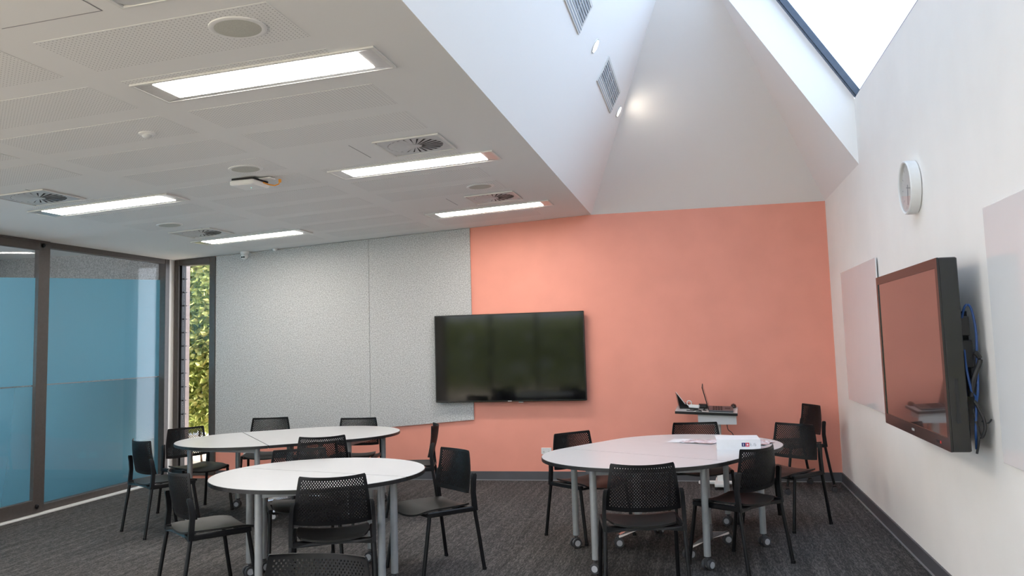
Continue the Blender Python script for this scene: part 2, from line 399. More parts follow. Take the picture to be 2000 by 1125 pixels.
# fixed light
w1 = sroot('window_1', 'fixed floor to ceiling glass panel with blue frosted film')
rail('jamb', 7.50, 7.545, .016, 2.72, 'bronze', w1, .03, XL-.045)
rail('jamb', 9.49, 9.575, .016, 2.735, 'bronze', w1, .05)
rail('sill', 7.50, 9.49, .016, .085, 'bronze', w1, .045)
rail('head', 7.50, 9.49, 2.655, 2.72, 'bronze', w1, .045)
MB().box((XL-.02, 7.545, .085), (XL-.014, 9.49, 2.655)).build('pane', 'glass', w1)
film(w1, 7.55, 9.485, .087, 0, 2.35, 2.455, XL-.0225)
struct('trim_2', MB().box((XL-.1, 3.0, 2.715), (XL-.062, D, 2.77)).box((XL+.068, 3.0, 2.69), (XL+.08, 7.5, 2.705)).box((XL-.06, 3.0, 2.738), (XL+.075, D, 2.765)), 'bronze', 'dark bronze head track above the glass doors')
for z in (2.700, 2.722): MB().box((XL+.03, 3.0, z), (XL+.072, 7.44, z+.006)).build('track_line', 'bronze', bpy.data.objects['trim_2'])
struct('trim_3', MB().box((XL-.03, 9.577, 0), (XL+.035, D, 2.735)), 'white', 'narrow white corner strip')
# rest of the left wall nearer the viewer
struct('wall_left', MB().box((XL-.15, 2.75, 0), (XL, 4.88, 2.75)).box((XL-.15, YB, 0), (XL, -.95, 2.75)).box((XL-.15, -.95, 2.6), (XL, 2.75, 2.75)), 'white', 'white wall beside the glass doors')
w7 = sroot('window_7', 'unseen glazed doors nearer the viewer, added to let in daylight')  # glazing added out of view to send daylight onto the ceiling
for i in range(3):
    y0 = -.95+i*1.2333
    MB().box((XL-.1, y0, .0), (XL-.03, y0+.08, 2.6)).build('stile', 'bronze', w7)
    MB().box((XL-.07, y0+.08, .08), (XL-.064, y0+1.2333, 2.6)).build('pane', 'glass', w7)
    MB().box((XL-.1, y0+.08, .0), (XL-.03, y0+1.2333, .08)).build('rail', 'bronze', w7)


# ------------------------------------------------------------------ louvre window
w2 = sroot('window_2', 'tall narrow louvre window beside the pinboard')
fy0, fy1 = D-.035, D+.11
def wf(name, x0, x1, z0, z1, m='bronze'): return MB().bbox((x0, fy0, z0), (x1, fy1, z1), .003).build(name, m, w2)
wf('jamb', -6.46, -6.40, .04, 2.735); wf('jamb', -5.965, -5.89, .04, 2.735)
wf('head', -6.40, -5.965, 2.645, 2.735); wf('sill', -6.40, -5.965, .04, .10)
MB().box((-6.40, D+.0, .10), (-6.375, D+.09, 2.645)).build('clip_channel', 'black', w2)
MB().box((-5.99, D+.0, .10), (-5.965, D+.09, 2.645)).build('clip_channel', 'bronze', w2)
nb = 15; hb = (2.645-.10)/nb
for i in range(nb):
    z = .10 + hb*(i+.5)
    b = MB().box((-.19, -.003, -hb*.53), (.19, .003, hb*.53)).xform(Matrix.Translation((-6.183, D+.045, z)) @ Matrix.Rotation(math.radians(11), 4, 'X'))
    b.build('glass_blade', 'glass', w2)
    MB().box((-6.375, D+.015, z-hb*.5-.004), (-6.35, D+.075, z-hb*.5+.006)).build('blade_clip', 'black', w2)

# rear windows, out of view and enlarged to bring more daylight in
for i, (a, b) in enumerate(RW):
    w = sroot('window_%d' % (3+i), 'rear window onto the garden, enlarged to let in more daylight')
    for x0, x1, z0, z1 in ((a, a+.06, RZ0, RZ1), (b-.06, b, RZ0, RZ1), (a, b, RZ0, RZ0+.06), (a, b, RZ1-.06, RZ1)):
        MB().box((x0, YB-.1, z0), (x1, YB-.02, z1)).build('frame', 'bronze', w)
    n = 3; pw = (b-a-.12)/n
    for k in range(n):
        MB().box((a+.06+pw*k, YB-.06, RZ0+.06), (a+.06+pw*(k+1), YB-.054, RZ1-.06)).build('pane', 'glass', w)
        if k: MB().box((a+.03+pw*k, YB-.1, RZ0), (a+.09+pw*k, YB-.02, RZ1)).build('mullion', 'bronze', w)

# ------------------------------------------------------------------ room beyond the glass and the garden
AX = -9.7
struct('floor_adjoining', MB().box((AX-.15, 3.0, -.08), (XL-.151, D+.15, 0)), 'carpet', 'dark carpet of the room beyond the glass doors')
AZ = 2.85
struct('wall_adjoining', MB().box((AX-.15, 3.0, 0), (AX, D+.15, .45)).box((AX-.15, 7.75, .45), (AX, 9.2, 2.55)).box((AX-.15, 3.0, 2.55), (AX, D+.15, AZ)).box((AX-.15, 3.0, .45), (AX, 3.4, 2.55)).box((AX-.15, 9.2, .45), (AX, D+.15, 2.55))
       .box((AX, D, 0), (XL-.151, D+.15, AZ)).box((AX, 2.85, 0), (XL-.151, 3.0, AZ)).box((XL-.15, 2.9, 2.77), (XL-.11, D, AZ)), 'felt', 'pale grey walls of the room beyond the glass doors')
struct('ceiling_adjoining_sunshade', MB().box((AX-2.6, 2.85, AZ), (XL-.10, 8.0, AZ+.08)).box((AX-.15, 8.0, AZ), (XL-.10, D+.15, AZ+.08)).box((AX-2.6, 7.9, 0), (AX-.15, 8.0, AZ)), 'ceil', 'ceiling beyond the glass doors, with unseen overhang and fin added to block sun')  # overhang and side fin added to keep direct sun out
w6 = sroot('window_6', 'window added to light the room beyond the glass doors')  # added window, lights the frosted film from behind
for i in range(3):
    y0 = 3.4+i*1.45
    MB().box((AX-.10, y0, .45), (AX-.04, y0+.06, 2.55)).build('mullion', 'bronze', w6)
    MB().box((AX-.08, y0+.06, .45), (AX-.074, y0+1.45, 2.55)).build('pane', 'glass', w6)
struct('floor_outside', MB().box((-14, D+.16, -.12), (-3, 15, -.03)), 'paving', 'sunlit pale paving outside the louvre window')
struct('wall_outside', MB().box((-7.6, 10.25, -.03), (-6.72, 10.42, 3.6)), 'pier', 'pale rendered pier outside the louvre window')
struct('floor_garden_bounce', MB().box((-16, -14, -.12), (8, YB-.16, -.03)).box((-16, YB-.16, -.12), (XL-.151, 2.84, -.03)), 'paving', 'unseen sunlit paving added to bounce light in through the rear and side windows')  # paving added out of view, bounces sunlight up to the ceiling

def hedge(name, label, x0, x1, y0, y1, z0, z1, n, size, seed):
    rnd = random.Random(seed)
    root = thing(name, label, 'hedge', ((x0+x1)/2, (y0+y1)/2, 0))
    mb = MB(); cx, cy = (x0+x1)/2, (y0+y1)/2
    for _ in range(n):
        c = Vector((rnd.uniform(x0, x1)-cx, rnd.uniform(y0, y1)-cy, rnd.uniform(z0, z1)))
        d = Vector((rnd.uniform(-1, 1), rnd.uniform(-1, .3), rnd.uniform(-1, .4))).normalized()
        s = d.cross(Vector((rnd.uniform(-1, 1), rnd.uniform(-1, 1), rnd.uniform(-1, 1)))).normalized()
        u = d.cross(s); L = size*rnd.uniform(.7, 1.3); w = L*.3
        mb.add([c, c+d*L*.5+s*w+u*w*.3, c+d*L, c+d*L*.5-s*w+u*w*.3], [(0, 1, 2), (0, 2, 3)])
    o = mb.build('foliage', 'leaf', root); o['kind'] = 'stuff'
    for i in range(int((x1-x0)/.35)):
        x = x0 + .2 + i*.35 - cx
        pts = [(x+rnd.uniform(-.08, .08), rnd.uniform(-.1, .1), -.03+z1*.95*t/6) for t in range(7)]
        MB().tube(pts, .014, 6).build('stem', 'bark', root)
    return root
hedge('ivy_hedge', 'sunlit green leafy hedge seen through the louvre window', -8.3, -6.2, 11.0, 11.6, .45, 3.3, 22000, .105, 3)
hedge('garden_hedge', 'green hedge outside the rear windows', -9, 3.0, -9.6, -8.8, 0.1, 2.4, 9000, .22, 5)

# ------------------------------------------------------------------ ceiling fittings
TILT = Matrix.Rotation(-math.atan(.052), 4, 'Y')
def on_ceiling(root, x, y):
    root.location = (x, y, zc(x)); root.rotation_euler = TILT.to_euler(); return root
# recessed troffer, built in its own frame hanging below z = 0
def make_troffer():
    t = thing('ceiling_light', 'x', 'light', group='recessed ceiling lights')
    L, Wd = 1.31, .325
    def ring(a0, b0, a1, b1, z0, z1, m, name):
        mb = MB()
        mb.box((-a0, -b0, z0), (a0, -b1, z1)).box((-a0, b1, z0), (a0, b0, z1)).box((-a0, -b1, z0), (-a1, b1, z1)).box((a1, -b1, z0), (a0, b1, z1))
        return mb.build(name, m, t)
    ring(L/2, Wd/2, L/2-.016, Wd/2-.016, -.012, -.0025, 'trim', 'trim')
    mb = MB()      # sloping reflector from the trim up to the diffuser
    a, b, c, d = L/2-.016, Wd/2-.016, .552, .118
    def q(x0, y0, x1, y1, z): return [(-x0, -y0, z), (x0, -y0, z), (x0, y0, z), (-x0, y0, z)]
    mb.loft([q(a, b, 0, 0, -.011), q(c, d, 0, 0, -.0035)], cap=False)
    mb.build('reflector', 'alu', t)
    MB().box((-c, -d, -.006), (c, d, -.003)).build('diffuser', 'diffuser', t)
    return t
tro = make_troffer()
lights = [(-2.10, 3.885, 'large rectangular ceiling light nearest the viewer, beside the round speaker'),
          (-2.085, 6.215, 'rectangular ceiling light in the middle of the row by the soffit'),
          (-2.075, 8.58, 'rectangular ceiling light closest to the coral wall, by the soffit'),
          (-4.80, 6.25, 'rectangular ceiling light by the glass doors, further left'),
          (-4.79, 8.60, 'rectangular ceiling light above the louvre window corner'),
          (-4.80, 3.90, 'unseen rectangular ceiling light added for brightness, left of the nearest one'),  # this and the next two: unseen lights added to brighten the room
          (-2.10, 1.56, 'unseen rectangular ceiling light added for brightness above the viewer'),
          (-4.80, 1.56, 'unseen rectangular ceiling light added for brightness above and left of the viewer')]
for i, (x, y, l) in enumerate(lights):
    o = tro if i == 0 else dup(tro)
    o['label'] = l; on_ceiling(o, x, y)

def make_vent():
    t = thing('air_diffuser', 'x', 'vent', group='swirl air diffusers')
    s = .235
    mb = MB()
    for x0, y0, x1, y1 in ((-s, -s, s, -s+.014), (-s, s-.014, s, s), (-s, -s+.014, -s+.014, s-.014), (s-.014, -s+.014, s, s-.014)): mb.box((x0, y0, -.012), (x1, y1, -.0025))
    mb.build('frame', 'trim', t)
    pl = MB(); n = 32; R = .195
    outer = []
    for k in range(n):
        a = 2*PI*(k+.5)/n; c, q = math.cos(a), math.sin(a); m_ = max(abs(c), abs(q)); outer.append(((s-.014)*c/m_, (s-.014)*q/m_, -.008))
    inner = [(R*math.cos(2*PI*(k+.5)/n), R*math.sin(2*PI*(k+.5)/n), -.008) for k in range(n)]
    pl.loft([outer, inner, [(x*.99, y*.99, -.003) for x, y, z in inner]], cap=False); pl.build('face_plate', 'vent', t)
    MB().cyl((0, 0), R, R, -.004, -.003, 32).build('void', 'dark', t)
    MB().lathe([(.03, -.004), (.045, -.010), (.03, -.012), (.005, -.013)], 20).build('hub', 'vent', t, True)
    v = MB().add([(.035, -.005, -.0095), (R-.004, -.019, -.0100), (R-.004, .017, -.0062), (.035, .004, -.0062)], [(0, 1, 2, 3)])
    v.add([(.035, -.005, -.0088), (R-.004, -.019, -.0093), (R-.004, .017, -.0055), (.035, .004, -.0055)], [(3, 2, 1, 0)])
    proto = None
    for k in range(24):
        if proto is None: o = v.build('vane', 'vent', t); proto = o
        else: o = proto.copy(); COL.objects.link(o); o.parent = t
        o.rotation_euler = (0, 0, 2*PI*k/24)
    return t
ven = make_vent()
for i, (x, y, l) in enumerate([(-1.88, 5.63, 'square swirl air diffuser above the middle soffit light'), (-1.87, 7.94, 'square swirl air diffuser by the light nearest the coral wall'),
                               (-4.99, 5.69, 'square swirl air diffuser at the far left above the sliding door'), (-5.02, 7.99, 'square swirl air diffuser near the louvre window corner'),
                               (-1.96, 2.685, 'square air diffuser cut off by the top of the picture')]):
    o = ven if i == 0 else dup(ven)
    o['label'] = l; on_ceiling(o, x, y)

def make_speaker():
    t = thing('ceiling_speaker', 'x', 'speaker', group='round ceiling speakers')
    MB().lathe([(.123, -.002), (.123, -.007), (.112, -.011), (.100, -.008), (.100, -.003)], 36).build('rim', 'plastic', t, True)
    MB().lathe([(.100, -.004), (.100, -.0085), (.06, -.010), (.005, -.0105)], 36).build('grille', 'grille', t, True)
    return t
spk = make_speaker()
for i, (x, y, l) in enumerate([(-1.895, 3.28, 'large round ceiling speaker at the top of the picture'), (-3.20, 5.655, 'round ceiling speaker beside the hanging access point'),
                               (-4.985, 7.38, 'round ceiling speaker between the left lights'), (-1.85, 7.335, 'round ceiling speaker near the soffit edge')]):
    o = spk if i == 0 else dup(spk)
    o['label'] = l; on_ceiling(o, x, y)

t = on_ceiling(thing('motion_sensor', 'small white round motion sensor on the ceiling', 'sensor'), -3.215, 4.52)
MB().lathe([(.048, -.002), (.048, -.008), (.036, -.014), (.03, -.016)], 24).build('base', 'plastic', t, True)
MB().lathe([(.03, -.014), (.028, -.024), (.018, -.032), (.004, -.035)], 20).build('lens', 'vent', t, True)
t = thing('security_camera', 'white turret security camera in the ceiling corner above the pinboard', 'camera', (-5.44, 9.60, zc(-5.44)))
MB().lathe([(.055, -.001), (.055, -.02), (.05, -.032), (.02, -.034)], 24).build('base', 'plastic', t, True)
b = MB().lathe([(.004, .044), (.02, .04), (.038, .02), (.044, 0), (.038, -.022), (.02, -.039), (.004, -.044)], 24).xform(Matrix.Translation((0, -.005, -.055)))
ball = b.build('ball', 'plastic', t, True)
fp = MB().lathe([(.03, .034), (.03, .040), (.004, .042)], 20).xform(Matrix.Translation((0, -.005, -.058)) @ Matrix.Rotation(math.radians(105), 4, 'X')); fp.build('face_plate', 'plastic', ball)
for sx in (-.013, .013):
    e = MB().lathe([(.010, .040), (.010, .045), (.003, .046)], 12).xform(Matrix.Translation((sx, -.005, -.060)) @ Matrix.Rotation(math.radians(105), 4, 'X')); e.build('lens', 'bezel', ball)
t = thing('alarm_sensor', 'tiny white sensor on the ceiling next to the security camera', 'sensor', (-5.05, 9.63, zc(-5.05)))
MB().lathe([(.035, -.001), (.035, -.012), (.022, -.03), (.004, -.034)], 18).build('body', 'plastic', t, True)

# access point hanging from the ceiling
t = thing('access_point', 'white box shaped wireless access point hanging below the ceiling with orange cable', 'access point', (-3.36, 5.99, zc(-3.36)), math.radians(-4))
MB().bbox((-.105, -.105, -.062), (.105, .125, -.022), .008).build('body', 'plastic', t)
MB().box((-.095, -.09, -.022), (.10, .11, -.008)).build('mount_plate', 'dark', t)
MB().box((.08, -.02, -.010), (.20, .05, -.0035)).build('bracket', 'plastic', t)
MB().tube([(.11, .02, -.03), (.14, .05, -.045), (.175, .08, -.05), (.205, .09, -.04), (.22, .085, -.02), (.222, .08, -.004)], .005, 8).build('cable', 'orange', t, True)
MB().box((.214, .072, -.03), (.230, .088, -.004)).build('plug', 'orange', t)
MB().cyl((.0, .03), .003, .003, -.0635, -.0618, 8).build('indicator', 'led', t)

# ------------------------------------------------------------------ vault fittings
nl = Vector((KL, 0, -1)).normalized()          # inward normal of the left slope
ul = Vector((1, 0, KL)).normalized()           # up the slope
def slope_frame(y, h):                          # local x = along +Y, local y = up slope, local z = inward
    c = Vector((-1.145, y, ZS)) + ul*((h-ZS)/ul.z)
    R = Matrix((Vector((0, 1, 0)), ul, nl)).transposed().to_4x4(); R.translation = c
    return R
def grille(y0, y1, label):
    R = slope_frame((y0+y1)/2, 3.835)
    t = thing('return_air_grille', label, 'vent', group='slot grilles on the vault'); t.matrix_world = R
    a, b = (y1-y0)/2, .115
    mb = MB()
    mb.box((-a, -b, 0), (a, -b+.055, .010)).box((-a, b-.022, 0), (a, b, .010)).box((-a, -b+.055, 0), (-a+.03, b-.022, .010)).box((a-.03, -b+.055, 0), (a, b-.022, .010))
    mb.build('frame', 'trim', t)
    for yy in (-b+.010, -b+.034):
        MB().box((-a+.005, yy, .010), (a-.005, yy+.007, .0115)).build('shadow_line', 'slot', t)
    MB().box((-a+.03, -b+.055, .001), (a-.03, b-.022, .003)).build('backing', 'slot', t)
    pr = None
    n = 6; h = (2*b-.077)/n
    for k in range(n):
        if pr is None:
            pr = MB().box((-a+.03, -.0045, .003), (a-.03, .0045, .009)).build('blade', 'vent', t); o = pr
        else: o = pr.copy(); COL.objects.link(o); o.parent = t
        o.location = (0, -b+.055+h*(k+.5), 0)
    for f in (-.45, 0, .45):
        MB().box((a*f-.004, -b+.055, .003), (a*f+.004, b-.022, .0095)).build('divider', 'vent', t)
grille(4.87, 5.93, 'slot air grille on the blue lit slope at the top edge of the picture')
grille(7.06, 8.14, 'slot air grille on the blue lit slope nearer the coral wall')
def downlight(y, label):
    t = thing('downlight', label, 'light', group='downlights on the vault'); t.matrix_world = slope_frame(y, 3.84)
    MB().lathe([(.062, .0), (.062, .006), (.050, .009), (.046, .002)], 28).build('trim_ring', 'trim', t, True)
    MB().lathe([(.047, .002), (.047, .0045), (.004, .005)], 24).build('lamp', 'lamp', t)
downlight(6.51, 'small bright round downlight between the two slot grilles')
downlight(8.50, 'small bright round downlight beside the pale hip end')
for y in (8.50, 6.51):
    l = bpy.data.lights.new('downlight_beam', 'SPOT'); l.energy = .9; l.color = (1, .84, .66); l.spot_size = math.radians(100); l.spot_blend = 1.0; l.shadow_soft_size = .04
    o = bpy.data.objects.new('downlight_beam', l); COL.objects.link(o)
    R = slope_frame(y, 3.84); o.location = R.translation + nl*.03
    o.rotation_euler = Vector((.36, .16, .05)).to_track_quat('-Z', 'Y').to_euler()

# ------------------------------------------------------------------ back wall television
t = thing('wall_television', 'large black flat television on the coral and grey end wall', 'television', (-2.14, D, 0))
hw = .877
MB().bbox((-hw, -.105, .888), (hw, -.045, 1.888), .006).build('housing', 'bezel', t)
MB().box((-hw+.012, -.1065, .905), (hw-.012, -.1045, 1.876)).build('screen', 'screen', t)
MB().box((-.022, -.107, .890), (.022, -.1045, .899)).build('badge', 'screenmark', t)
MB().box((.10, -.09, .876), (.15, -.06, .889)).build('receiver', 'screenmark', t)
MB().box((-.35, -.046, 1.15), (.35, -.001, 1.6)).build('wall_mount', 'tube', t)

# ------------------------------------------------------------------ right wall: boards, touch screen, clock
def glassboard(y0, y1, label):
    t = thing('glass_whiteboard', label, 'whiteboard', (XR, (y0+y1)/2, 0), group='glass whiteboards')
    a = (y1-y0)/2
    MB().bbox((-.022, -a, .92), (-.012, a, 2.138), .002).build('pane', 'vglass', t)
    for sy in (-1, 1):
        for z in (1.0, 2.06):
            MB().lathe([(.010, -.0), (.010, .0115)], 12).xform(Matrix.Translation((-.001, sy*(a-.08), z)) @ Matrix.Rotation(-PI/2, 4, 'Y')).build('standoff', 'chrome', t)
glassboard(7.17, 8.86, 'pale glass whiteboard on the white wall behind the touch screen, towards the coral corner')
glassboard(2.85, 4.53, 'pale glass whiteboard at the right edge of the picture')
t = thing('touch_screen', 'big black touch screen jutting from the white side wall', 'screen', (XR, 5.44, 0))
YA, YZ = -.765, .765; z0, z1 = .950, 1.918; xf = -.206
MB().bbox((xf+.004, YA, z0), (xf+.092, YZ, z1), .005).build('housing', 'bezel', t)
fr = MB()
for a in ((YA, YZ, z0, z0+.065), (YA, YZ, z1-.05, z1), (YA, YA+.045, z0+.065, z1-.05), (YZ-.045, YZ, z0+.065, z1-.05)): fr.box((xf-.004, a[0], a[2]), (xf+.006, a[1], a[3]))
fr.build('bezel', 'bezel', t)
MB().box((xf+.001, YA+.045, z0+.065), (xf+.005, YZ-.045, z1-.05)).build('screen', 'touch', t)
MB().box((xf-.005, -.03, z0+.027), (xf-.003, .03, z0+.040)).build('badge', 'screenmark', t)
MB().box((xf-.005, YA+.20, z0+.022), (xf-.003, YA+.26, z0+.036)).build('button_row', 'key', t)
MB().box((xf-.005, YA+.17, z0+.022), (xf-.003, YA+.19, z0+.036)).build('indicator', 'red', t)
MB().box((xf+.035, YA-.002, z0+.14), (xf+.052, YA+.002, z0+.36)).build('port_cover', 'key', t)
MB().box((xf+.092, -.45, 1.2), (-.001, .45, 1.65)).build('wall_mount', 'tube', t)
MB().bbox((xf+.094, YA+.06, 1.36), (xf+.150, YA+.16, 1.50), .004).build('control_box', 'key', t)
MB().bbox((xf+.094, YA+.05, 1.52), (xf+.140, YA+.14, 1.62), .004).build('control_box', 'key', t)
def cable(pts, r, m):
    # smooth through points
    P = [Vector(p) for p in pts]; out = []
    for i in range(len(P)-1):
        p0, p1, p2, p3 = P[max(i-1, 0)], P[i], P[i+1], P[min(i+2, len(P)-1)]
        for k in range(6):
            s = k/6; out.append(.5*((2*p1) + (p2-p0)*s + (2*p0-5*p1+4*p2-p3)*s*s + (3*p1-p0-3*p2+p3)*s**3))
    out.append(P[-1]); return MB().tube(out, r, 8)
for pts, r, m in (
    ([(-.10, YA+.06, 1.60), (-.085, YA+.03, 1.67), (-.06, YA+.03, 1.66), (-.045, YA+.03, 1.55), (-.05, YA+.03, 1.40), (-.06, YA+.02, 1.25), (-.07, YA+.04, 1.18)], .006, 'blue'),
    ([(-.10, YA+.05, 1.45), (-.105, YA+.02, 1.36), (-.09, YA+.02, 1.25), (-.07, YA+.03, 1.20), (-.085, YA+.02, 1.05), (-.08, YA+.05, .96)], .006, 'blue'),
    ([(-.06, YA+.02, 1.44), (-.04, YA+.02, 1.40), (-.07, YA+.02, 1.32), (-.09, YA+.03, 1.22)], .013, 'key'),
    ([(-.08, YA+.02, 1.20), (-.05, YA+.01, 1.12), (-.045, YA+.01, 1.06), (-.065, YA+.02, 1.02), (-.08, YA+.02, 1.10)], .008, 'key'),
    ([(-.055, YA+.02, 1.10), (-.03, YA+.01, 1.09), (-.015, YA, 1.11)], .004, 'key'),
    ([(-.085, YA+.03, 1.16), (-.075, YA+.02, 1.02), (-.085, YA+.03, .94)], .006, 'key')):
    cable(pts, r, m).build('cable', m, t, True)
t = thing('wall_clock', 'round white wall clock high on the white side wall', 'clock', (XR, 5.855, 2.468))
RY = Matrix.Rotation(-PI/2, 4, 'Y')
MB().lathe([(.158, .001), (.172, .004), (.172, .062), (.166, .068), (.158, .064), (.156, .045)], 48).xform(RY).build('case', 'plastic', t, True)
MB().lathe([(.157, .040), (.157, .044), (.004, .044)], 40).xform(RY).build('dial', 'clockface', t)
def hand(ang, l, w, m, z): 
    MB().box((-w/2, -.02, z), (w/2, l, z+.002)).xform(RY @ Matrix.Rotation(ang, 4, 'Z')).build('hand', m, t)
hand(math.radians(80), .11, .006, 'ink', .047); hand(math.radians(170), .08, .008, 'ink', .049)
for k in range(12):
    MB().box((-.003, .128, .044), (.003, .148, .0455)).xform(RY @ Matrix.Rotation(2*PI*k/12, 4, 'Z')).build('hour_mark', 'ink', t)
MB().lathe([(.158, .060), (.158, .062), (.004, .062)], 40).xform(RY).build('cover_glass', 'glass', t)

# ------------------------------------------------------------------ power outlets
def outlet(x, z, label):
    t = thing('power_outlet', label, 'outlet', (x, D, z), group='power outlets on the end wall')
    MB().bbox((-.058, -.012, -.036), (.058, -.001, .036), .002).build('plate', 'plastic', t)
    for sx in (-.03, .03):
        s = MB().box((sx-.014, -.0135, -.022), (sx+.014, -.011, .006)).build('socket', 'trim', t)
        MB().box((sx-.006, -.0142, -.014), (sx-.003, -.013, -.004)).build('pin_slot', 'dark', s)
        MB().box((sx+.003, -.0142, -.014), (sx+.006, -.013, -.004)).build('pin_slot', 'dark', s)
        MB().box((sx-.005, -.015, .012), (sx+.005, -.0115, .026)).build('switch', 'trim', t)
outlet(-1.755, .325, 'white power outlet low on the coral wall left of the right table')
outlet(-5.45, .285, 'white power outlet under the pinboard nearer the louvre window')
outlet(-5.28, .285, 'white power outlet under the pinboard further from the louvre window')

# ------------------------------------------------------------------ chairs
def lerp(a, b, t): return a+(b-a)*t
def back_pt(u, v):              # u in -1..1 across, v in 0..1 up
    w = lerp(.228, .192, v**1.4)
    if v > .96: w -= .005*((v-.96)/.04)**2
    x = u*w
    y = lerp(-.182, -.245, v**1.1) - .012*math.sin(PI*v) + .062*u*u*(.55+.45*v)
    z = lerp(.512, .797, v) + .006*(u*u)*v + .012*(abs(u)**3)*(1-v)
    return Vector((x, y, z))
def backrest_mesh():
    NU, NV = 46, 24
    mb = MB()
    us = [-1, -.955] + [lerp(-.91, .91, i/NU) for i in range(NU+1)] + [.955, 1]
    vs = [0, .02, .05] + [lerp(.09, .935, j/NV) for j in range(NV+1)] + [.965, .988, 1]
    nu, nv = len(us), len(vs)
    T = .006
    def pt(u, v, side):
        p = back_pt(u, v); du = back_pt(min(u+.01, 1.01), v)-back_pt(u-.01, v); dv = back_pt(u, min(v+.01, 1))-back_pt(u, max(v-.01, 0))
        return p + du.cross(dv).normalized()*T*side*.5
    idx = {}
    for s in (-1, 1):
        for j in range(nv):
            for i in range(nu):
                idx[(s, i, j)] = len(mb.v); mb.v.append(tuple(pt(us[i], vs[j], s)))
    for j in range(nv-1):
        for i in range(nu-1):
            ci, cj = i-2, j-3
            hole = 0 <= ci < NU and 0 <= cj < NV and (ci+cj) % 2 == 0
            if hole:
                uc, vc = (us[i]+us[i+1])/2, (vs[j]+vs[j+1])/2; hu, hv = (us[i+1]-us[i])*.36, (vs[j+1]-vs[j])*.36
                inn = {}
                for s in (-1, 1):
                    inn[s] = []
                    for a, b in ((-1, -1), (1, -1), (1, 1), (-1, 1)):
                        inn[s].append(len(mb.v)); mb.v.append(tuple(pt(uc+a*hu, vc+b*hv, s)))
                    out = [idx[(s, i, j)], idx[(s, i+1, j)], idx[(s, i+1, j+1)], idx[(s, i, j+1)]]
                    for k in range(4):
                        q = (out[k], out[(k+1) % 4], inn[s][(k+1) % 4], inn[s][k])
                        mb.f.append(q if s == 1 else q[::-1])
                for k in range(4):
                    mb.f.append((inn[1][k], inn[1][(k+1) % 4], inn[-1][(k+1) % 4], inn[-1][k]))
            else:
                for s in (-1, 1):
                    q = (idx[(s, i, j)], idx[(s, i+1, j)], idx[(s, i+1, j+1)], idx[(s, i, j+1)])
                    mb.f.append(q if s == 1 else q[::-1])
    for i in range(nu-1):
        for j in (0, nv-1): mb.f.append((idx[(1, i, j)], idx[(1, i+1, j)], idx[(-1, i+1, j)], idx[(-1, i, j)]))
    for j in range(nv-1):
        for i in (0, nu-1): mb.f.append((idx[(1, i, j)], idx[(1, i, j+1)], idx[(-1, i, j+1)], idx[(-1, i, j)]))
    return mb
def seat_mesh():
    N = 14; mb = MB(); rows = {}
    for s in (0, 1):
        for j in range(N+1):
            for i in range(N+1):
                a = -1+2*i/N; b = -1+2*j/N
                # square to rounded square
                k = 1-.10*(a*a*b*b)
                x = a*k*lerp(.205, .228, (b+1)/2); y = .02 + b*k*.222
                z = .440 + .010*a*a - .006*(1-b*b)*(1-a*a)
                if b > .35: z -= .034*((b-.35)/.65)**2*(1-.55*a*a)
                if b < -.5: z += -.010*((-.5-b)/.5)**2*(1-a*a)
                rows[(s, i, j)] = len(mb.v); mb.v.append((x, y, z-(.012 if s else 0)))
    for j in range(N):
        for i in range(N):
            mb.f.append((rows[(0, i, j)], rows[(0, i+1, j)], rows[(0, i+1, j+1)], rows[(0, i, j+1)]))
            mb.f.append((rows[(1, i, j)], rows[(1, i, j+1)], rows[(1, i+1, j+1)], rows[(1, i+1, j)]))
    for i in range(N):
        for j in (0, N):
            mb.f.append((rows[(0, i, j)], rows[(0, i+1, j)], rows[(1, i+1, j)], rows[(1, i, j)]))
            mb.f.append((rows[(0, j, i)], rows[(0, j, i+1)], rows[(1, j, i+1)], rows[(1, j, i)]))
    return mb
def flat_bar(pts, w, d):        # bar through points, w along x, d along y-ish
    rings = []
    for p in pts:
        x, y, z = p[:3]; k = p[3] if len(p) > 3 else 1
        rings.append([(x-w/2, y-d/2*k, z), (x+w/2, y-d/2*k, z), (x+w/2, y+d/2*k, z), (x-w/2, y+d/2*k, z)])
    return MB().loft(rings)
